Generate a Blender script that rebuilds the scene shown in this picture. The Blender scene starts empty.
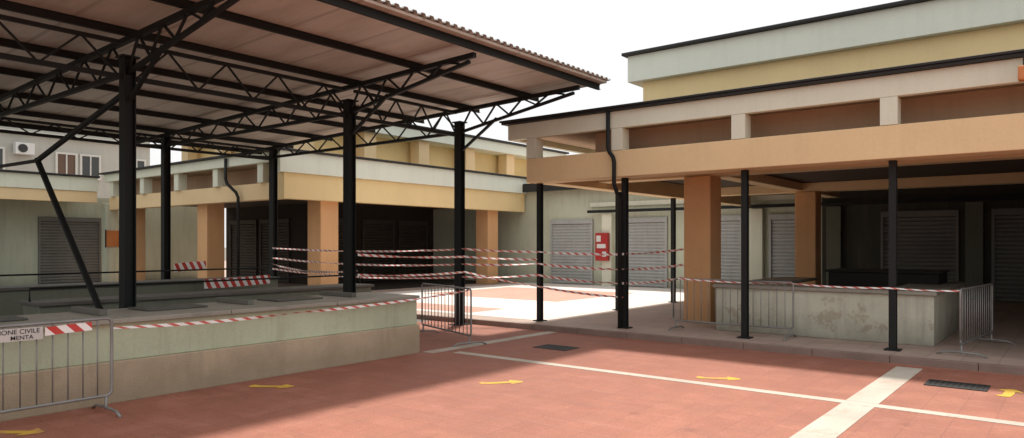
import bpy, math, random
from mathutils import Vector, Matrix
random.seed(4)
scene=bpy.context.scene
COL=scene.collection

# ------------------------------------------------------------ materials
def new_mat(name):
    m=bpy.data.materials.new(name); m.use_nodes=True
    nt=m.node_tree; b=nt.nodes['Principled BSDF']
    return m,nt,b
def N(nt,t,**k):
    n=nt.nodes.new(t)
    for a,v in k.items(): setattr(n,a,v)
    return n
def noise(nt,vec,scale,detail=6,rough=.6):
    n=N(nt,'ShaderNodeTexNoise'); n.inputs['Scale'].default_value=scale
    n.inputs['Detail'].default_value=detail; n.inputs['Roughness'].default_value=rough
    nt.links.new(vec,n.inputs['Vector']); return n.outputs['Fac']
def ramp(nt,fac,a,b,va=0.,vb=1.):
    n=N(nt,'ShaderNodeMapRange'); n.inputs['From Min'].default_value=a; n.inputs['From Max'].default_value=b
    n.inputs['To Min'].default_value=va; n.inputs['To Max'].default_value=vb
    nt.links.new(fac,n.inputs['Value']); return n.outputs['Result']
def mixc(nt,fac,a,b,mode='MIX'):
    n=N(nt,'ShaderNodeMix',data_type='RGBA',blend_type=mode)
    for i,v in ((0,fac),(6,a),(7,b)):
        if isinstance(v,(int,float)): n.inputs[i].default_value=v
        elif isinstance(v,tuple): n.inputs[i].default_value=(*v,1)
        else: nt.links.new(v,n.inputs[i])
    return n.outputs[2]
def scaled(nt,vec,s):
    n=N(nt,'ShaderNodeMapping'); n.inputs['Scale'].default_value=s
    nt.links.new(vec,n.inputs['Vector']); return n.outputs['Vector']
def M(name,col,rough=.75,var=.18,scale=1.5,bump=.15,streak=0.,dirt=(.16,.13,.10),metal=0.,patch=0.,patchcol=(.35,.3,.24),basedirt=0.):
    m,nt,b=new_mat(name)
    g=N(nt,'ShaderNodeNewGeometry').outputs['Position']
    big=noise(nt,g,scale*.5,5); fine=noise(nt,g,scale*22,4,.7)
    f=ramp(nt,big,.3,.7,1-var,1+var*.5)
    cc=mixc(nt,1.,col,N_val(nt,f),'MULTIPLY')
    f2=ramp(nt,fine,.25,.75,1-var*.5,1+var*.35)
    cc=mixc(nt,1.,cc,N_val(nt,f2),'MULTIPLY')
    if streak>0:
        s=noise(nt,scaled(nt,g,(3.5,3.5,.35)),1.6,6,.65)
        cc=mixc(nt,ramp(nt,s,.5,.8,0,streak),cc,dirt)
    if patch>0:
        p=noise(nt,g,1.8,8,.7)
        cc=mixc(nt,ramp(nt,p,.56,.6,0,patch),cc,patchcol)
    if basedirt>0:
        sx=N(nt,'ShaderNodeSeparateXYZ'); nt.links.new(g,sx.inputs[0])
        ad=N(nt,'ShaderNodeMath',operation='MULTIPLY_ADD'); ad.inputs[1].default_value=-.5; 
        nt.links.new(noise(nt,g,3,6),ad.inputs[0]); nt.links.new(sx.outputs['Z'],ad.inputs[2])
        cc=mixc(nt,ramp(nt,ad.outputs[0],-.15,.3,basedirt,0),cc,dirt)
    nt.links.new(cc,b.inputs['Base Color'])
    b.inputs['Roughness'].default_value=rough; b.inputs['Metallic'].default_value=metal
    if bump>0:
        bp=N(nt,'ShaderNodeBump'); bp.inputs['Strength'].default_value=bump; bp.inputs['Distance'].default_value=.02
        nt.links.new(fine,bp.inputs['Height']); nt.links.new(bp.outputs[0],b.inputs['Normal'])
    return m
def N_val(nt,sock):
    c=N(nt,'ShaderNodeCombineColor')
    for i in range(3): nt.links.new(sock,c.inputs[i])
    return c.outputs[0]

steel=M('dark_green_steel',(.0035,.006,.006),.7,.3,2,.05)
cap=M('dark_roof_edge',(.014,.014,.014),.6,.3,2,.05)
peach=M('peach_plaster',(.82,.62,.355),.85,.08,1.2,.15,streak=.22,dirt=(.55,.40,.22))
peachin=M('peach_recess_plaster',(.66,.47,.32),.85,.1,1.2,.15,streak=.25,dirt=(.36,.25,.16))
orange=M('orange_plaster',(.72,.42,.205),.85,.12,1.5,.2,streak=.22,dirt=(.4,.23,.12),basedirt=.4)
yellow=M('yellow_plaster',(.86,.68,.36),.85,.08,1.2,.12,streak=.15,dirt=(.58,.45,.25))
pale=M('pale_green_plaster',(.74,.76,.62),.85,.08,1.2,.12,streak=.25,dirt=(.42,.42,.33))
palewall=M('pale_wall',(.55,.58,.45),.85,.12,1.2,.2,streak=.4,dirt=(.25,.25,.19),basedirt=.5)
dimwall=M('shaded_counter_wall',(.22,.235,.18),.85,.15,1.2,.2,streak=.4,dirt=(.10,.09,.075),basedirt=.5)  # dark copy of the pale wall, canopy shade put into its base colour
greenwall=M('painted_counter_wall',(.54,.60,.43),.8,.15,1.6,.3,streak=.5,dirt=(.28,.27,.19),patch=.3,patchcol=(.45,.45,.34))
peel=M('peeling_counter_wall',(.64,.65,.53),.85,.14,1.6,.4,streak=.4,patch=.65,patchcol=(.40,.34,.25),basedirt=.6)
stone=M('travertine_plinth',(.57,.47,.33),.8,.25,2.5,.4,streak=.55,dirt=(.27,.21,.14),basedirt=.6)
slab=M('stone_counter_top',(.33,.31,.26),.5,.2,2,.2,patch=.35,patchcol=(.17,.16,.14))
dimslab=M('shaded_counter_top',(.15,.14,.12),.6,.2,2,.2,patch=.35,patchcol=(.08,.08,.07))  # darker copy of the stone top, shade under the roof painted in
white=M('white_plaster',(.77,.82,.71),.85,.06,1.2,.12,streak=.22,dirt=(.45,.46,.38))
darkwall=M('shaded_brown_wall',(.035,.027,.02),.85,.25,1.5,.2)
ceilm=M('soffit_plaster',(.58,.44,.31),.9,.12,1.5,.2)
ceild=M('shaded_ceiling_plaster',(.08,.058,.04),.9,.2,1.5,.2)  # ceiling shade put into the plaster colour
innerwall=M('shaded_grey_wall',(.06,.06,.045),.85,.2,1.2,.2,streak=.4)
dimpil=M('shaded_green_pilaster',(.16,.17,.13),.85,.2,1.2,.2,streak=.4)  # darker copy of the pilaster green, arcade shade painted into it
shutm=M('grey_shutter_steel',(.42,.44,.43),.5,.12,2,.05,streak=.3)
shutd=M('brown_shutter_steel',(.06,.05,.042),.5,.2,2,.05)
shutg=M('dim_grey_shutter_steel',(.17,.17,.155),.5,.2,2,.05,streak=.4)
galv=M('galvanised_steel',(.30,.30,.29),.5,.25,6,.05,metal=.4)
roofm=M('roof_sheet_metal',(.46,.46,.43),.5,.2,2,.05,metal=.2)
kerbm=M('kerb_stone',(.28,.20,.165),.85,.25,3,.4)
concm=M('concrete_floor',(.18,.16,.14),.85,.25,1,.3,patch=.4,patchcol=(.12,.11,.09))
groundm=M('bare_ground',(.2,.18,.15),.95,.2,.5,.3)
linem=M('worn_white_paint',(.56,.50,.42),.8,.2,2,.2,patch=.55,patchcol=(.48,.33,.26))
yelm=M('yellow_paint',(.74,.45,.06),.8,.2,6,.2,patch=.6,patchcol=(.50,.24,.11))
redm=M('red_enamel',(.42,.03,.03),.4,.1,3,.02)
whitem=M('white_enamel',(.72,.72,.70),.45,.06,3,.02)
clothm=M('dusty_white_cloth',(.62,.61,.58),.8,.12,3,.1)
blackm=M('black_paint',(.02,.02,.02),.6,.1,3,.02)
darkstall=M('dark_stall_paint',(.012,.011,.009),.9,.1,3,.02)
orsign=M('orange_sign_paint',(.55,.2,.06),.5,.2,4,.05)
grate=M('cast_iron',(.03,.03,.03),.6,.3,5,.2)
coverm=M('worn_sink_cover',(.10,.10,.085),.5,.3,5,.2)
aptm=M('apartment_render',(.50,.49,.44),.9,.12,.8,.2,streak=.4,dirt=(.3,.29,.26))
framem=M('window_frame_paint',(.66,.65,.6),.6,.1,3,.02)
brownm=M('window_shutter_brown',(.14,.08,.055),.6,.1,3,.05)
glass,nt_,b_=new_mat('window_glass'); b_.inputs['Base Color'].default_value=(.05,.055,.055,1); b_.inputs['Roughness'].default_value=.15

def tile_mat(name,c1,c2,grout,sx,sy,patchy=.25,rough=.8,grs=.006,bl=.45,dk=.35,stain=0.):
    m,nt,b=new_mat(name)
    g=N(nt,'ShaderNodeNewGeometry').outputs['Position']
    br=N(nt,'ShaderNodeTexBrick'); br.offset=0
    br.inputs['Scale'].default_value=1; br.inputs['Brick Width'].default_value=sx; br.inputs['Row Height'].default_value=sy
    br.inputs['Mortar Size'].default_value=grs; br.inputs['Color1'].default_value=(*c1,1); br.inputs['Color2'].default_value=(*c2,1)
    br.inputs['Mortar'].default_value=(*grout,1); nt.links.new(g,br.inputs['Vector'])
    big=noise(nt,g,.45,7,.65); mid=noise(nt,g,2.7,7,.7); fine=noise(nt,g,60,3,.7)
    cc=mixc(nt,1.,br.outputs['Color'],N_val(nt,ramp(nt,big,.3,.7,1-patchy,1+patchy*.6)),'MULTIPLY')
    cc=mixc(nt,1.,cc,N_val(nt,ramp(nt,mid,.3,.7,1-patchy*.7,1+patchy*.5)),'MULTIPLY')
    cc=mixc(nt,ramp(nt,mid,.52,.72,0,bl),cc,tuple(min(1,x*1.0+.1) for x in c1))
    cc=mixc(nt,ramp(nt,noise(nt,g,1.1,9,.75),.52,.7,0,dk),cc,tuple(x*.6 for x in c1))
    sc=noise(nt,scaled(nt,g,(.5,4,1)),1.4,8,.75)
    cc=mixc(nt,ramp(nt,sc,.56,.72,0,.3),cc,tuple(min(1,x*1.0+.11) for x in c1))
    sc=noise(nt,scaled(nt,g,(5,.6,1)),1.1,8,.75)
    cc=mixc(nt,ramp(nt,sc,.58,.75,0,.3),cc,tuple(x*.65 for x in c1))
    if stain>0:
        v=N(nt,'ShaderNodeTexVoronoi'); v.inputs['Scale'].default_value=1.3; nt.links.new(g,v.inputs['Vector'])
        ad=N(nt,'ShaderNodeMath',operation='MULTIPLY_ADD'); ad.inputs[1].default_value=.25
        nt.links.new(fine,ad.inputs[0]); nt.links.new(v.outputs['Distance'],ad.inputs[2])
        cc=mixc(nt,ramp(nt,ad.outputs[0],.16,.24,stain,0),cc,tuple(x*.4 for x in c1))
    cc=mixc(nt,1.,cc,N_val(nt,ramp(nt,fine,.3,.7,.80,1.15)),'MULTIPLY')
    nt.links.new(cc,b.inputs['Base Color'])
    nt.links.new(ramp(nt,mid,.3,.7,rough-.2,rough+.08),b.inputs['Roughness'])
    bp=N(nt,'ShaderNodeBump'); bp.inputs['Strength'].default_value=.3; bp.inputs['Distance'].default_value=.008
    nt.links.new(fine,bp.inputs['Height']); nt.links.new(bp.outputs[0],b.inputs['Normal'])
    return m
redfloor=tile_mat('red_tile_floor',(.385,.15,.098),(.36,.135,.088),(.29,.115,.08),.3,.3,.15,bl=.3,dk=.35,stain=.4,grs=.004)
redpanel=tile_mat('red_courtyard_paint',(.62,.34,.26),(.6,.32,.24),(.5,.27,.21),.3,.3,.1,dk=.15,grs=.004)
palefloor=tile_mat('pinkish_tile_floor',(.50,.375,.31),(.46,.34,.28),(.34,.25,.21),.4,.4,.14,bl=.3)
courtfloor=tile_mat('sunlit_courtyard_tile',(.80,.73,.68),(.77,.7,.65),(.62,.55,.5),.4,.4,.06,bl=.3,dk=.1)  # strong sunlight on the court put into a paler tile colour

m,nt,b=new_mat('roof_underside_panel')
g=N(nt,'ShaderNodeNewGeometry').outputs['Position']
w=N(nt,'ShaderNodeTexWave',bands_direction='Y'); w.inputs['Scale'].default_value=.3142/1.0; nt.links.new(g,w.inputs['Vector'])
cc=mixc(nt,ramp(nt,w.outputs['Fac'],.985,1.,0,.5),(.64,.61,.54),(.22,.18,.15))
cc=mixc(nt,ramp(nt,noise(nt,scaled(nt,g,(.4,2.,1)),1.2,7,.7),.42,.7,0,.7),cc,(.38,.34,.28))
nt.links.new(cc,b.inputs['Base Color']); b.inputs['Roughness'].default_value=.5
panelm=m

def stripe(name,period=.2,red=(.55,.04,.03),thr=.5):
    m,nt,b=new_mat(name)
    uv=N(nt,'ShaderNodeUVMap').outputs[0]; s=N(nt,'ShaderNodeSeparateXYZ'); nt.links.new(uv,s.inputs[0])
    a=N(nt,'ShaderNodeMath',operation='MULTIPLY_ADD'); a.inputs[1].default_value=period*.45
    nt.links.new(s.outputs['Y'],a.inputs[0]); nt.links.new(s.outputs['X'],a.inputs[2])
    d=N(nt,'ShaderNodeMath',operation='DIVIDE'); d.inputs[1].default_value=period; nt.links.new(a.outputs[0],d.inputs[0])
    f=N(nt,'ShaderNodeMath',operation='FRACT'); nt.links.new(d.outputs[0],f.inputs[0])
    gt=N(nt,'ShaderNodeMath',operation='GREATER_THAN'); gt.inputs[1].default_value=thr; nt.links.new(f.outputs[0],gt.inputs[0])
    cc=mixc(nt,gt.outputs[0],(.85,.83,.8),red)
    nt.links.new(cc,b.inputs['Base Color']); b.inputs['Roughness'].default_value=.4
    return m
tapem=stripe('red_white_tape',.18,(.6,.12,.09),.58); boardm=stripe('red_white_board',.16)

# ------------------------------------------------------------ mesh helpers
class MB:
    def __init__(s): s.v=[]; s.f=[]; s.uv=None
    def box(s,x0,x1,y0,y1,z0,z1):
        i=len(s.v)
        s.v+=[(x0,y0,z0),(x1,y0,z0),(x1,y1,z0),(x0,y1,z0),(x0,y0,z1),(x1,y0,z1),(x1,y1,z1),(x0,y1,z1)]
        s.f+=[tuple(i+k for k in q) for q in ((0,3,2,1),(4,5,6,7),(0,1,5,4),(1,2,6,5),(2,3,7,6),(3,0,4,7))]
        return s
    def beam(s,p,q,w,h):
        p=Vector(p);q=Vector(q);d=(q-p).normalized()
        up=Vector((0,0,1)) if abs(d.z)<.95 else Vector((1,0,0))
        a=d.cross(up).normalized()*w/2; u=a.cross(d).normalized()*h/2
        i=len(s.v)
        for c in (p,q):
            for k in (-a-u,a-u,a+u,-a+u): s.v.append(tuple(c+k))
        s.f+=[tuple(i+k for k in t) for t in ((0,1,2,3),(7,6,5,4),(0,4,5,1),(1,5,6,2),(2,6,7,3),(3,7,4,0))]
        return s
    def tube(s,pts,r,n=8):
        pts=[Vector(p) for p in pts]
        ref=None; i=len(s.v)
        for k,p in enumerate(pts):
            d=((pts[min(k+1,len(pts)-1)]-pts[max(k-1,0)])).normalized()
            if ref is None:
                ref=d.orthogonal().normalized()
            a=(ref-d*ref.dot(d)).normalized(); ref=a; bb=d.cross(a)
            for j in range(n):
                t=2*math.pi*j/n; s.v.append(tuple(p+(a*math.cos(t)+bb*math.sin(t))*r))
        for k in range(len(pts)-1):
            for j in range(n):
                s.f.append((i+k*n+j,i+k*n+(j+1)%n,i+(k+1)*n+(j+1)%n,i+(k+1)*n+j))
        s.f.append(tuple(i+j for j in range(n))[::-1]); s.f.append(tuple(i+(len(pts)-1)*n+j for j in range(n)))
        return s
    def poly(s,pts):
        i=len(s.v); s.v+=list(pts); s.f.append(tuple(range(i,i+len(pts)))); return s
    def mesh(s,name,mat):
        me=bpy.data.meshes.new(name); me.from_pydata(s.v,[],s.f); me.update(); me.materials.append(mat)
        return me
def obj(name,mb,mat,parent=None,bevel=0,smooth=False,label=None):
    me=mb.mesh(name,mat); o=bpy.data.objects.new(name,me); COL.objects.link(o)
    if bevel:
        md=o.modifiers.new('Bevel','BEVEL'); md.width=bevel; md.segments=2; md.limit_method='ANGLE'
    if smooth: 
        for p in me.polygons: p.use_smooth=True
    if parent: link(o,parent)
    if label: o['label']=label
    return o
def link(o,parent):
    bpy.context.view_layer.update()
    o.parent=parent; o.matrix_parent_inverse=parent.matrix_basis.inverted()
def thing(name,label,cat,loc=(0,0,0),group=None):
    e=bpy.data.objects.new(name,None); e.empty_display_size=.3; e.location=loc; COL.objects.link(e)
    e['label']=label; e['category']=cat
    if group: e['group']=group
    bpy.context.view_layer.update()
    return e
def tag(o,label,cat,group=None):
    o['label']=label;o['category']=cat
    if group:o['group']=group
def struct(name,mb,mat,bevel=0):
    o=obj(name,mb,mat,bevel=bevel); o['kind']='structure'; return o
F=715.; H=1.6; S,C=.622,.783
def G(px,py,z=0):
    d=F*(H-z)/(py-244); r=(px-512)*d/F
    return (-S*d+C*r, C*d+S*r, z)
def XY(px,Y):
    k=(px-512)/F; return (k*C*Y-S*Y)/(C+k*S)
def YX(px,X):
    k=(px-512)/F; return (-C*X-k*S*X)/(S-k*C)

# ------------------------------------------------------------ ground
struct('ground',MB().box(-300,300,-300,300,-.5,-.01),groundm)
struct('plaza_floor',MB().box(-7.6,40,-30,10.66,-.008,.004).box(-10.6,-7.603,7.45,10.66,-.008,.004),redfloor)
struct('canopy_floor',MB().box(-40,-7.603,-30,7.447,-.008,.004).box(-40,-10.603,7.447,10.66,-.008,.004),concm)
struct('raised_pavement',MB().box(-60,40,10.75,60,-.005,.1),palefloor)
struct('courtyard_floor',MB().box(-16.8,-8.2,11.3,22.2,.09,.1035),courtfloor)
kb=MB(); x=-40
while x<30:
    kb.box(x+.003,x+.997,10.66,10.748,-.006,.102); x+=1
struct('kerb',kb,kerbm,.01)
struct('red_floor_panel',MB().box(-15.5,-10.6,15.2,19.4,.09,.107),redpanel)
struct('red_floor_panel',MB().box(-16.5,-10.4,11.6,12.8,.09,.107),redpanel)
struct('plaza_marking',MB().box(-7.2,30,7.675,7.825,0,.0085),linem)
struct('plaza_marking',MB().box(-1.87,-1.57,-20,7.67,0,.0088),linem)
struct('plaza_marking',MB().box(-1.87,-1.57,7.83,10.4,0,.0088),linem)
struct('plaza_marking',MB().box(-7.6,-7.4,7.45,10.62,0,.0095),linem)
def arrow(px,py,rot,flip=1):
    x,y,_=G(px,py); c,s=math.cos(rot),math.sin(rot)
    shape=[(-.28,-.04),(-.1,-.05),(.06,-.04),(.05,-.12),(.2,-.03),(.22,.02),(.08,.13),(.06,.05),(-.19,.045),(-.26,.1),(-.3,.04)]
    return MB().poly([(x+c*a-s*b*flip,y+s*a+c*b*flip,.0075) for a,b in shape][::flip])
for px,py,r in ((505,383,.9),(722,379,.5),(1010,393,1.5),(275,387,.65),(18,433,.65)):
    struct('yellow_arrow_marking',arrow(px,py,r),yelm)
for px,py in ((957,386),(556,348)):
    x,y,_=G(px,py)
    e=thing('drain_grate','dark cast iron drain grate set flush in red floor','drain grate',(x,y,0),'drain grates in the plaza')
    gb=MB().box(x-.3,x+.3,y-.2,y-.16,0,.014).box(x-.3,x+.3,y+.16,y+.2,0,.014).box(x-.3,x-.26,y-.16,y+.16,0,.014).box(x+.26,x+.3,y-.16,y+.16,0,.014)
    obj('frame',gb,grate,e)
    bb=MB().box(x-.26,x+.26,y-.16,y+.16,0,.0085)
    for k in range(9):
        xx=x-.24+k*.058; bb.box(xx,xx+.03,y-.158,y+.158,.0085,.013)
    obj('bars',bb,grate,e)

# ------------------------------------------------------------ steel canopy
can=thing('steel_canopy','open dark steel market canopy with corrugated roof and lattice trusses','canopy',(-9.6,7.7,0))
XF,XB=-9.6,-16.
YC=[.3,4.13,7.70,10.42]
def rz(X): return 4.47+(X+6.6)*.03
X0,X1,Y0,Y1=-17.7,-6.55,-4,11.06
mb=MB(); ys=[]; y=Y0; P=.15; zo=.032
while y<Y1-.01:
    ys+=[(y,0),(y+.035,0),(y+.055,zo),(y+.11,zo),(y+.13,0)]; y+=P
ys.append((Y1,0))
for X in (X0,X1):
    for yy,dz in ys: mb.v.append((X,min(yy,Y1),rz(X)+.04+dz))
n=len(ys)
for k in range(n-1): mb.f.append((k,k+n,k+n+1,k+1))
sh=obj('corrugated_roof',mb,roofm,can)
md=sh.modifiers.new('Solid','SOLIDIFY'); md.thickness=.004; md.offset=1
mb=MB()
mb.v=[(X0+.05,Y0,rz(X0)),(X1-.06,Y0,rz(X1)),(X1-.06,Y1-.02,rz(X1)),(X0+.05,Y1-.02,rz(X0)),(X0+.05,Y0,rz(X0)+.036),(X1-.06,Y0,rz(X1)+.036),(X1-.06,Y1-.02,rz(X1)+.036),(X0+.05,Y1-.02,rz(X0)+.036)]
mb.f=[(0,3,2,1),(4,5,6,7),(0,1,5,4),(1,2,6,5),(2,3,7,6),(3,0,4,7)]
obj('ceiling_panel',mb,panelm,can)
for X in (-6.75,-8.1,-9.6,-11.2,-12.8,-14.4,-16,-17.45):
    z=rz(X)
    mb=MB().box(X-.025,X+.025,Y0,Y1-.05,z-.018,z-.004).box(X-.01,X+.01,Y0,Y1-.05,z-.09,z-.018).box(X-.028,X+.028,Y0,Y1-.05,z-.105,z-.09)
    obj('purlin',mb,steel,can)
def hsec(mb,x,y,z0,z1,w=.2):
    h=w/2; t=.014
    mb.box(x-h,x+h,y-h,y-h+t,z0,z1).box(x-h,x+h,y+h-t,y+h,z0,z1).box(x-.008,x+.008,y-h+t,y+h-t,z0,z1)
for X in (XF,XB):
    for Y in YC:
        mb=MB(); hsec(mb,X,Y,.02,3.99,.15); mb.box(X-.15,X+.15,Y-.15,Y+.15,0,.02).box(X-.11,X+.11,Y-.11,Y+.11,3.99,4.01)
        obj('steel_column',mb,steel,can)
def lattice(mb,P0,P1,Q0,Q1,n,w=.035):
    P0,P1,Q0,Q1=map(Vector,(P0,P1,Q0,Q1))
    for k in range(n):
        a,b=k/n,(k+1)/n; mm=(a+b)/2
        mb.beam(Q0.lerp(Q1,a),P0.lerp(P1,mm),w,w); mb.beam(P0.lerp(P1,mm),Q0.lerp(Q1,b),w,w)
for Y in YC:
    mb=MB(); top=lambda X:(X,Y,rz(X)-.15)
    mb.beam(top(-17.5),top(-6.8),.07,.07)
    mb.beam((-17.3,Y,rz(-17.3)-.22),(XB,Y,3.8),.05,.05)
    mb.beam((XB,Y,3.8),(XF,Y,3.8),.06,.06)
    mb.beam((XF,Y,3.8),(-6.9,Y,rz(-6.9)-.23),.05,.05)
    lattice(mb,top(XB),top(XF),(XB,Y,3.8),(XF,Y,3.8),7,.025)
    lattice(mb,top(XF),top(-7.1),(XF,Y,3.8),(-7.1,Y,rz(-7.1)-.22),4,.028)
    obj('transverse_truss',mb,steel,can)
    mb=MB().beam((XF+.08,Y,3.45),(XF+.95,Y,3.98),.045,.045)
    obj('knee_brace',mb,steel,can)
for X in (XF,XB):
    for a,b in zip(YC[:-1],YC[1:]):
        mb=MB()
        z=rz(X)-.2
        mb.beam((X,a+.1,z),(X,b-.1,z),.05,.05).beam((X,a+.1,3.74),(X,b-.1,3.74),.06,.06)
        lattice(mb,(X,a+.1,z),(X,b-.1,z),(X,a+.1,3.74),(X,b-.1,3.74),4,.024)
        obj('longitudinal_truss',mb,steel,can)
mb=MB().tube([(-9.7,4.13,3.55),(-12.75,4.13,2.9)],.04).tube([(-12.75,4.13,2.92),(-9.75,4.13,.05)],.045).tube([(-12.72,4.13,2.9),(-15.9,4.13,2.95)],.03)
obj('diagonal_strut',mb,steel,can)

# ------------------------------------------------------------ market counters under the canopy
ct=thing('market_counter','long pale green masonry counter on beige stone plinth','market counter',(-7.6,3,0))
obj('wall',MB().box(-7.8,-7.62,-6,7.35,.42,.80).box(-8.7,-7.8,7.17,7.35,.42,.80),greenwall,ct,.01)
obj('plinth',MB().box(-7.83,-7.58,-6,7.37,0,.42).box(-8.7,-7.83,7.15,7.37,0,.42),stone,ct,.012)
mb=MB()
y=-6
while y<7.3:
    mb.box(-8.75,-7.56,y+.003,min(y+1.48,7.41),.80,.85); y+=1.484
obj('counter_top',mb,slab,ct,.008)
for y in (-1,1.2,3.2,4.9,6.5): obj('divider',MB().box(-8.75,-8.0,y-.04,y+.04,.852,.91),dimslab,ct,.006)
for y in (.2,2.2,4.05,5.7):
    obj('sink_cover',MB().box(-8.6,-8.1,y-.35,y+.35,.853,.872),coverm,ct,.006)
for X,a,b,h in ((-13.2,-4,8.6,.92),(-11.2,3.6,9.4,.8)):
    c2=thing('market_counter','low shade-darkened masonry market counter with stone top under the canopy','market counter',(X,a,0))
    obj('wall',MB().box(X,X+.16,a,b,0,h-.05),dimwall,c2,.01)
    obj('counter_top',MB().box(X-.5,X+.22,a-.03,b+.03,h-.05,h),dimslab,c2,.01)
    y=a
    while y<=b-.1:
        obj('support',MB().box(X-.45,X-.002,y,y+.12,0,h-.052),dimwall,c2,.01); y+=1.7
    mb=MB().tube([(X-.2,a,h),(X-.2,a,h+.18),(X-.2,b,h+.18),(X-.2,b,h)],.015)
    obj('rail',mb,steel,c2)

# ------------------------------------------------------------ shutters
def shutter(parent,plane,c,a,b,z0,z1,mat,face):
    mb=MB(); n=int((z1-z0)/.11); 
    prof=[]
    for k in range(n):
        z=z0+(z1-z0)*k/n; dz=(z1-z0)/n
        prof+=[(0,z),(.035,z+dz*.3),(.035,z+dz*.7),(0,z+dz*.97)]
    prof.append((0,z1))
    for off,z in prof:
        p=c+face*(.01+off)
        if plane=='Y': mb.v+=[(a,p,z),(b,p,z)]
        else: mb.v+=[(p,a,z),(p,b,z)]
    for k in range(len(prof)-1): mb.f.append((2*k,2*k+1,2*k+3,2*k+2))
    o=obj('roller_shutter',mb,mat,parent)
    fr=MB(); t=.07; d0,d1=sorted((c+face*.004,c+face*.09))
    for (u0,u1,w0,w1) in ((a-t,a,z0,z1+.16),(b,b+t,z0,z1+.16),(a,b,z1,z1+.16)):
        if plane=='Y': fr.box(u0,u1,d0,d1,w0,w1)
        else: fr.box(d0,d1,u0,u1,w0,w1)
    f=obj('frame',fr,mat,None); link(f,o)
    return o

# ------------------------------------------------------------ right pavilion
rb=thing('market_pavilion','peach and pale green market pavilion with black roof edge and arcade','market building',(-4,16,0))
XL,XR=-8.35,9.
YP=11.25
PX=[XY(540,YP),XY(625,YP),XY(745,YP),XY(893,YP),.15,2.3,4.5]
obj('front_beam',MB().box(XL,XR,10.96,11.4,2.78,3.24),peach,rb,.01)
obj('side_beam',MB().box(XL,XL+.35,11.403,22,2.78,3.24),peach,rb,.01)
obj('fascia',MB().box(-8.8,XR,10.95,11.08,3.63,3.93).box(-8.8,-8.67,11.083,22,3.63,3.93),pale,rb,.008)
obj('roof_edge',MB().box(-8.9,XR+.1,10.86,22.3,3.933,3.975).box(-8.93,XR+.1,10.83,10.93,3.975,4.01).box(-8.93,-8.83,10.933,22.3,3.975,4.01),cap,rb,.006)
obj('soffit',MB().box(-8.66,XR,11.085,22,3.74,3.925),ceilm,rb)
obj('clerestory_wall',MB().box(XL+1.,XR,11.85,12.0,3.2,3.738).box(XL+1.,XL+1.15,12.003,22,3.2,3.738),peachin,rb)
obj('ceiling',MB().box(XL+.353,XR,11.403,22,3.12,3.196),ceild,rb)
obj('added_shade_wall',MB().box(1.2,1.4,11.7,22.3,.1,3.118),innerwall,rb)  # unseen wall added to keep side light out of the arcade
for x in PX:
    obj('clerestory_pier',MB().box(x-.11,x+.11,10.954,11.2,3.243,3.628),pale,rb,.004)
for y in (14.2,17.0,19.8):
    obj('clerestory_pier',MB().box(XL,XL+.3,y-.13,y+.13,3.243,3.72),pale,rb,.008)
for x in PX:
    mb=MB(); hsec(mb,x,YP,.12,2.778,.095); mb.box(x-.1,x+.1,YP-.1,YP+.1,.1,.12)
    obj('steel_post',mb,steel,rb)
for y in (14.2,17.0,19.8):
    mb=MB(); hsec(mb,XL+.15,y,.12,2.778,.1); mb.box(XL+.05,XL+.25,y-.1,y+.1,.1,.12)
    obj('steel_post',mb,steel,rb)
for (x,y,w) in ((-5.75,13.2,.27),(-5.35,18.7,.25)):
    obj('pillar',MB().box(x-w,x+w,y-w,y+w,.1,2.9),orange,rb,.02)
for y in (13.2,18.7):
    obj('ceiling_beam',MB().box(XL+.353,1.19,y-.2,y+.2,2.9,3.118),peach,rb,.01)
for x in (-5.6,):
    for a,b in ((11.403,12.998),(13.402,18.498),(18.902,21.9)):
        obj('ceiling_beam',MB().box(x-.18,x+.18,a,b,2.93,3.118),peach,rb,.01)
obj('upper_wall',MB().box(-8.0,XR,15,22.5,3.98,5.38),yellow,rb)
obj('upper_fascia',MB().box(-8.3,XR,14.8,22.6,5.383,5.99),white,rb,.01)
obj('upper_roof_edge',MB().box(-8.4,XR+.1,14.68,22.7,5.993,6.06),cap,rb,.01)
x=PX[1]
mb=MB().tube([(x-.13,10.88,3.92),(x-.13,10.88,3.3),(x-.11,10.89,3.22),(x-.04,10.9,3.12),(x-.02,10.9,3.04),(x-.02,10.9,2.65),(x-.02,11.0,2.5),(x-.02,11.1,2.4),(x-.02,11.1,.12)],.038)
obj('downpipe',mb,steel,rb,smooth=True)
e=thing('wall_lamp','small orange lamp hanging below black roof edge','lamp',(XY(1019,10.75),10.75,3.8))
x=XY(1021,10.75)
obj('shade',MB().box(x-.03,x+.14,10.68,10.82,3.6,3.78),orsign,e,.02)
obj('bracket',MB().box(x+.02,x+.06,10.72,10.85,3.78,3.9),steel,e)

bw=thing('back_shop_row','pale green shop row with grey roller shutters','shops',(-5,22.5,0))
xs=XY(822,22.3)
obj('wall',MB().box(-30,xs,22.3,22.6,.1,3.9),palewall,bw)
obj('wall',MB().box(xs,12,22.3,22.6,.1,3.9),innerwall,bw,label='dim grey wall section deep inside arcade')  # same back wall, its deep arcade shade put into a darker colour
obj('roof_edge',MB().box(-30,12,21.95,22.9,3.9,3.93).box(-22,-9,21.9,22.0,3.6,3.9),cap,bw)
for a,b,m_ in ((553,592,shutm),(628,666,shutm),(715,741,shutm),(772,806,shutm),(884,956,shutg),(995,1040,shutg)):  # right-hand shutters use a darker steel, with arcade shade in the colour
    shutter(bw,'Y',22.3,XY(a,22.3),XY(b,22.3),.11,2.35,m_,-1)
obj('cable_tray',MB().box(-14,1.19,22.0,22.1,2.72,2.82),steel,bw)
obj('string_course',MB().box(-14,xs,22.2,22.297,2.95,3.1),pale,bw)
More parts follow.
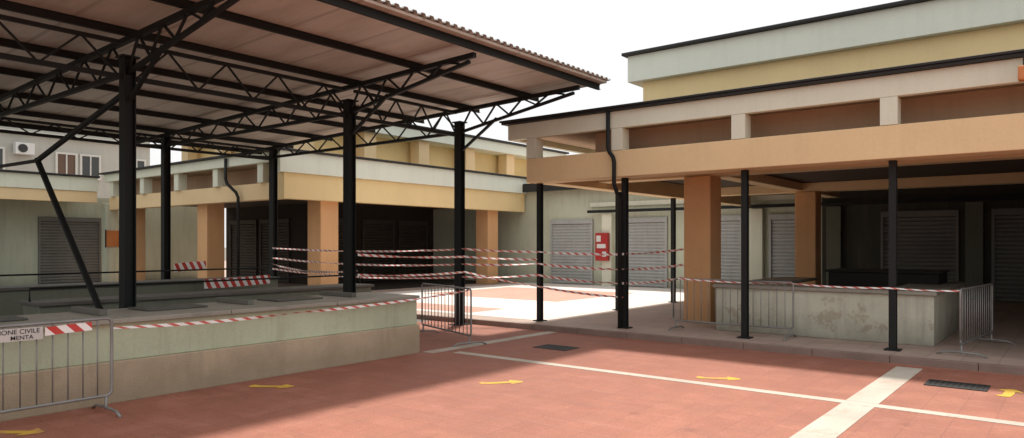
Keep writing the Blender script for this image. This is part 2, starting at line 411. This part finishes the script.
for px in (609,693,758,835,975):
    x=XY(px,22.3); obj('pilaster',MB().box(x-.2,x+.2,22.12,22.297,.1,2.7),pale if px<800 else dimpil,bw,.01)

x=XY(602,22.0)
e=thing('notice_cabinet','red cabinet with white notice panels on pale wall','sign',(x,22.0,1))
obj('cabinet',MB().box(x-.26,x+.26,21.95,22.1,1.0,2.0),redm,e,.02)
for q in ((x-.18,x+.18,1.45,1.6),(x-.2,x-.02,1.68,1.9),(x+.04,x+.2,1.15,1.33)):
    obj('notice_panel',MB().box(q[0],q[1],21.94,21.948,q[2],q[3]),whitem,e)

rc=thing('market_counter','peeling pale masonry counter with stone top beneath the pavilion','market counter',(-3.2,12,0.1))
xa,xb=XY(716,12.0),XY(934,12.0)
obj('wall',MB().box(xa,xb,12.0,12.18,.1,.84).box(xb-.18,xb,12.183,15.6,.1,.84).box(xa,xa+.18,12.183,15.6,.1,.84),peel,rc,.012)
obj('counter_top',MB().box(xa-.04,xb+.04,11.95,12.75,.843,.9).box(xb-.7,xb+.04,12.753,15.6,.843,.9).box(xa-.04,xa+.7,12.753,15.6,.843,.9),slab,rc,.01)
e=thing('market_stall_box','dark steel stall cupboard standing behind masonry counter','stall',(-3.5,15.5,.1))
obj('body',MB().box(-3.7,-1.9,14.2,15.2,.1,1.08),darkstall,e,.02)
obj('lid',MB().box(-3.75,-1.87,14.15,15.25,1.083,1.12),darkstall,e,.01)

# ------------------------------------------------------------ left L-shaped pavilion
lb=thing('market_pavilion','peach and pale green L shaped market pavilion with black roof edge','market building',(-20,16,0))
XW=-17.
obj('front_beam',MB().box(XW-.3,XW,11.4,22.2,2.85,3.56),yellow,lb,.01)
obj('front_beam',MB().box(-28,XW-.303,11.4,11.7,2.85,3.32),peach,lb,.01)
obj('fascia',MB().box(XW-.25,XW+.12,11.2,22.2,3.563,4.14),white,lb,.01)
obj('fascia',MB().box(-28,XW-.253,11.22,11.36,3.86,4.14),pale,lb,.01)
obj('roof_edge',MB().box(-28.2,XW+.22,11.1,22.4,4.143,4.2),cap,lb,.008)
obj('soffit',MB().box(-28,XW-.253,11.363,22.2,3.9,4.13),ceilm,lb)
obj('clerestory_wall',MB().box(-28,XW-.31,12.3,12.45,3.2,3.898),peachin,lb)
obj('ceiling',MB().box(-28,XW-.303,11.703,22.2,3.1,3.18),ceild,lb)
for x in (-27.6,-25.2,-22.8,-20.4,-18.0):
    obj('clerestory_pier',MB().box(x-.14,x+.14,11.3,11.6,3.322,3.858),pale,lb,.008)
pil=[(-17.6,YX(323,-17.6),.32),(-17.6,YX(487,-17.6),.3),(XY(211,12.0),12.0,.3),(-27.5,12,.33)]
for x,y,w in pil:
    obj('pillar',MB().box(x-w,x+w,y-w,y+w,.1,2.848 if x>-17.0 else 3.098),orange,lb,.02)
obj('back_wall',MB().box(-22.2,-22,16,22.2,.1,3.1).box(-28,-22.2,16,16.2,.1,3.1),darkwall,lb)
obj('shade_dark_floor',MB().box(-22,-17.9,12.4,22,.09,.106),darkwall,lb)  # dark sheet over the pavement, standing in for arcade shade
for y in (16.3,18.3,20.2):
    shutter(lb,'X',-22,y,y+1.5,.11,2.4,shutd,1)
for x in (-27.5,-25.3):
    shutter(lb,'Y',16,x,x+1.8,.11,2.4,shutd,-1)
obj('upper_wall',MB().box(-28,-20,14,29,4.2,4.7).box(-28,-20.7,14.6,29,4.703,5.6),yellow,lb)
obj('upper_fascia',MB().box(-28.2,-19.8,13.8,29.2,5.603,6.02),white,lb,.01)
obj('upper_roof_edge',MB().box(-28.3,-19.68,13.68,29.3,6.023,6.11),cap,lb,.01)
for y in (14.3,17.0,19.7,22.4,25.1,27.8):
    obj('upper_pier',MB().box(-20.5,-20.02,y-.28,y+.28,4.703,5.6),peach,lb,.01)
for x in (-27.6,-25.1,-22.6):
    obj('upper_pier',MB().box(x-.25,x+.25,14.02,14.4,4.703,5.6),peach,lb,.01)
x=XY(224,11.1)
mb=MB().tube([(x,11.15,4.1),(x,11.15,3.5),(x+.05,11.17,3.35),(x+.38,11.25,3.1),(x+.42,11.3,2.95),(x+.42,11.3,.1)],.045)
obj('downpipe',mb,steel,lb,smooth=True)

# ------------------------------------------------------------ far left wing
lw=thing('market_shop_wing','low pale shop wing with roof band and roller shutters','shops',(-29,2,0))
obj('wall',MB().box(-30.3,-30,-12,16,.0,3.4),palewall,lw)
obj('fascia',MB().box(-28.3,-28,-12,11.0,3.5,4.0),pale,lw,.01)
obj('roof_edge',MB().box(-31,-27.9,-12,11.05,4.003,4.07),cap,lw,.008)
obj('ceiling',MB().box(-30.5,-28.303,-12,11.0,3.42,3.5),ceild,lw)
obj('front_beam',MB().box(-28.25,-28.05,-12,11,3.1,3.497),peach,lw,.01)
for y in (-2,2.4,6.8,YX(110,-28.2)):
    obj('pillar',MB().box(-28.4,-28,y-.2,y+.2,0,3.098),palewall,lw,.01)
for y in (0.5,3.4,6.4,YX(40,-30)):
    shutter(lw,'X',-30,y,y+2.0,.02,2.45,shutg,1)
x=-27.98;y=YX(112,-28)
e=thing('notice_board','small orange notice board on pale pillar','sign',(x,y,1.6))
obj('board',MB().box(x,x+.03,y-.22,y+.22,1.5,2.1),orsign,e,.006)
obj('frame',MB().box(x,x+.045,y-.25,y-.223,1.47,2.13).box(x,x+.045,y+.223,y+.25,1.47,2.13),steel,e)

ap=thing('apartment_building','pale grey rendered apartment block with framed windows','apartment building',(-45,5,0))
YE=YX(150,-40)
obj('wall',MB().box(-52,-40,-20,YE,0,9.5),aptm,ap)
obj('cornice',MB().box(-52.3,-39.6,-20.3,YE+.3,9.503,9.8),framem,ap,.02)
for px,shut in ((-8,0),(66,1),(90,0),(136,0)):
    y=YX(px,-40); z0=5.0
    w=MB().box(-39.998,-39.95,y-.4,y+.4,z0,z0+1.1)
    o=obj('window',w,brownm if shut else glass,ap)
    fr=MB().box(-39.99,-39.9,y-.5,y-.403,z0-.1,z0+1.2).box(-39.99,-39.9,y+.403,y+.5,z0-.1,z0+1.2).box(-39.99,-39.9,y-.4,y+.4,z0+1.103,z0+1.2).box(-39.99,-39.9,y-.03,y+.03,z0,z0+1.1).box(-39.99,-39.85,y-.4,y+.4,z0-.1,z0-.003)
    f=obj('frame',fr,framem); link(f,o)
mb=MB().box(-39.95,-39.8,-20,YE,6.9,7.05); obj('string_course',mb,framem,ap)
y=YX(22,-40)
e=thing('air_conditioner','white outdoor air conditioning unit on grey wall','air conditioner',(-39.8,y,6.6))
obj('casing',MB().box(-39.95,-39.55,y-.4,y+.4,5.9,6.45),whitem,e,.02)
mb=MB().tube([(-39.54,y-.1,6.18),(-39.52,y-.1,6.18)],.2,20); obj('fan_grille',mb,grate,e)

# ------------------------------------------------------------ crowd barriers
def barrier(p,q,z,label):
    p=Vector((*p,z)); q=Vector((*q,z)); d=(q-p); L=d.length; d.normalize(); nrm=Vector((-d.y,d.x,0))
    e=thing('crowd_barrier',label,'barrier',tuple(p),'crowd control barriers')
    Z=Vector((0,0,1)); zb,zt=.16,.89; r=.05
    def P(u,h): return p+d*u+Z*h
    pts=[]
    for (cu,ch,a0) in ((r,zb+r,180),(L-r,zb+r,270),(L-r,zt-r,0),(r,zt-r,90)):
        for k in range(6):
            t=math.radians(a0+k*18); pts.append(P(cu+math.cos(t)*r,ch+math.sin(t)*r))
    pts.append(pts[0])
    obj('frame',MB().tube(pts,.015),galv,e,smooth=True)
    mb=MB(); n=int(L/.125)
    for k in range(1,n): mb.tube([P(L*k/n,zb),P(L*k/n,zt)],.007,6)
    obj('bars',mb,galv,e,smooth=True)
    for u in (.05,L-.05):
        mb=MB().tube([P(u,zb),P(u,.06),P(u,.03)],.014,6)
        mb.tube([P(u,.0)+nrm*.3,P(u,.04)+nrm*.22,P(u,.05),P(u,.04)-nrm*.22,P(u,.0)-nrm*.3],.014,6)
        obj('foot',mb,galv,e,smooth=True)
    return e
b1=barrier((-7.2,.95),(-7.22,2.96),.005,'galvanised steel crowd barrier with striped tape before counter')
barrier((-9.2,9.0),(-7.45,8.35),.005,'galvanised steel crowd barrier beside canopy column on red floor')
barrier((-5.6,11.62),(-3.55,11.62),.1,'galvanised steel crowd barrier beneath arcade beside orange pillar')
barrier((-1.25,11.2),(-1.05,13.1),.1,'galvanised steel crowd barrier beside peeling counter end')

e=thing('banner_sign','white cloth sign with black lettering tied to crowd barrier','sign',(-7.15,2.2,.8))
obj('panel',MB().box(-7.172,-7.168,1.5,YX(43,-7.17),.762,.872),clothm,e)
def text(s,x,y,z,size,mat,parent,sx=1):
    cu=bpy.data.curves.new('lettering','FONT'); cu.body=s; cu.size=size; cu.align_x='RIGHT'; cu.offset=.0004
    o=bpy.data.objects.new('tmp',cu); COL.objects.link(o); bpy.context.view_layer.update()
    me=bpy.data.meshes.new_from_object(o); bpy.data.objects.remove(o); me.materials.append(mat)
    R=Matrix.Translation((x,y,z))@Matrix.Rotation(math.pi/2,4,'Z')@Matrix.Rotation(math.pi/2,4,'X')@Matrix.Diagonal((sx,1,1,1))
    me.transform(R)
    t=bpy.data.objects.new('lettering',me); COL.objects.link(t); link(t,parent)
yy=YX(40,-7.165)
text('PROTEZIONE CIVILE',-7.165,yy,.824,.056,blackm,e)
text('MENTA',-7.165,yy-.05,.773,.052,blackm,e)

# ------------------------------------------------------------ hazard tape
def ribbon(name,pts,w,mat,label,tilt=.0,group='red and white hazard tapes'):
    mb=MB(); uv=[]; u=0; prev=None
    for k,p in enumerate(pts):
        p=Vector(p)
        if prev is not None: u+=(p-prev).length
        prev=p
        q=pts[min(k+1,len(pts)-1)]; o=pts[max(k-1,0)]
        d=(Vector(q)-Vector(o)).normalized(); nn=Vector((-d.y,d.x,0)).normalized()
        a=.7*math.sin(u*1.7+tilt)+.4*math.sin(u*4.1+tilt*2)
        if name=='hazard_band': a*=.2
        off=(Vector((0,0,1))*math.cos(a)+nn*math.sin(a))*w/2
        mb.v+=[tuple(p-off),tuple(p+off)]; uv+=[(u,0),(u,1)]
    for k in range(len(pts)-1): mb.f.append((2*k,2*k+2,2*k+3,2*k+1))
    o=obj(name,mb,mat)
    ul=o.data.uv_layers.new(name='UVMap')
    for l in o.data.loops: ul.data[l.index].uv=uv[l.vertex_index]
    tag(o,label,'hazard tape',group); return o
def sag(anchors,s=.06,n=24):
    out=[]
    for a,b in zip(anchors[:-1],anchors[1:]):
        a=Vector(a);b=Vector(b)
        for k in range(n):
            t=k/n; p=a.lerp(b,t); p.z-=s*(b-a).length/3*4*t*(1-t); out.append(tuple(p))
    out.append(tuple(anchors[-1])); return out
A_=(-15.9,10.33);B_=(-9.51,7.8);C_=(-9.51,10.48);D_=(PX[0]-.02,11.18);E_=(PX[1],11.18);P_=(-6.03,12.95)
lab='red and white striped hazard tape strung between dark steel posts'
tw=.042
ribbon('hazard_tape',sag([(*A_,1.5),(*C_,1.5),(*D_,1.45),(*E_,1.42),(*P_,1.5)],.03),tw,tapem,lab,0)
ribbon('hazard_tape',sag([(*A_,1.25),(*C_,1.2),(*D_,1.22),(*E_,1.15),(*P_,1.2)],.04),tw,tapem,lab,1)
ribbon('hazard_tape',sag([(*A_,.98),(*C_,.95),(*D_,1.0),(*E_,.9),(*P_,.95)],.05),tw,tapem,lab,2)
ribbon('hazard_tape',sag([(*B_,1.42),(*C_,1.35),(*D_,1.3)],.03),tw,tapem,lab,3)
ribbon('hazard_tape',sag([(*B_,1.08),(*C_,1.05),(*D_,.78),(*E_,.65)],.04),tw,tapem,lab,4)
ribbon('hazard_tape',sag([(*A_,1.1),(*B_,1.15)],.04),tw,tapem,lab,5)
ribbon('hazard_tape',sag([(-7.22,2.96,.8),(-7.5,5.2,.76),(-7.45,8.3,.88)],.03),.033,tapem,'red and white hazard tape drooping along counter front',1)
ribbon('hazard_tape',sag([(-5.5,11.58,1.0),(-3.6,11.58,.98),(-2.1,11.18,.98),(-1.25,11.25,.97)],.04),.025,tapem,'thin hazard tape stretched between crowd barriers before peeling counter',2)
bl='broad red and white striped band wrapped on barrier rail'
ribbon('hazard_band',[(-7.165,YX(45,-7.165),.825),(-7.165,YX(68,-7.165),.835),(-7.165,YX(92,-7.165),.84)],.075,boardm,bl,0)
def place(px,py,X): 
    Y=YX(px,X); d=-S*X+C*Y; return (X,Y,H-(py-244)*d/F)
ribbon('hazard_band',[place(204,284,-12.4),place(225,283,-12.4),place(250,281,-12.4),place(270,279,-12.4)],.17,boardm,'broad red and white striped band over inner counter',0)
ribbon('hazard_band',[place(174,268,-15),place(190,266,-15),place(206,265,-15)],.18,boardm,'broad red and white striped band near rear column',.2)

# ------------------------------------------------------------ light, world, camera
sd=Vector((.2,-.36,-1)).normalized()
sl=bpy.data.lights.new('sun','SUN'); sl.energy=4.3; sl.angle=math.radians(4); sl.color=(1,.95,.87)
so=bpy.data.objects.new('sun',sl); COL.objects.link(so); so.rotation_euler=sd.to_track_quat('-Z','Y').to_euler()
wd=bpy.data.worlds.new('World'); scene.world=wd; wd.use_nodes=True; nt=wd.node_tree
bg=nt.nodes['Background']; sk=nt.nodes.new('ShaderNodeTexSky'); sk.sky_type='NISHITA'; sk.sun_disc=False
sk.sun_elevation=math.asin(-sd.z); sk.sun_rotation=math.atan2(-sd.x,-sd.y)
sk.dust_density=6; sk.air_density=1.0; sk.ozone_density=1
mx=nt.nodes.new('ShaderNodeMix'); mx.data_type='RGBA'; mx.inputs[0].default_value=.8
nt.links.new(sk.outputs[0],mx.inputs[6]); mx.inputs[7].default_value=(10.2,10.2,10.1,1)
nt.links.new(mx.outputs[2],bg.inputs[0]); bg.inputs[1].default_value=.112
cam=bpy.data.cameras.new('camera'); co=bpy.data.objects.new('camera',cam); COL.objects.link(co)
cam.sensor_width=36; cam.lens=F/1024*36; cam.shift_y=25/1024; cam.clip_end=1500; cam.clip_start=.05
co.location=(0,0,H); co.rotation_euler=(math.pi/2,0,math.atan2(S,C))
scene.camera=co
scene.view_settings.view_transform='Standard'; scene.view_settings.look='None'; scene.view_settings.exposure=0
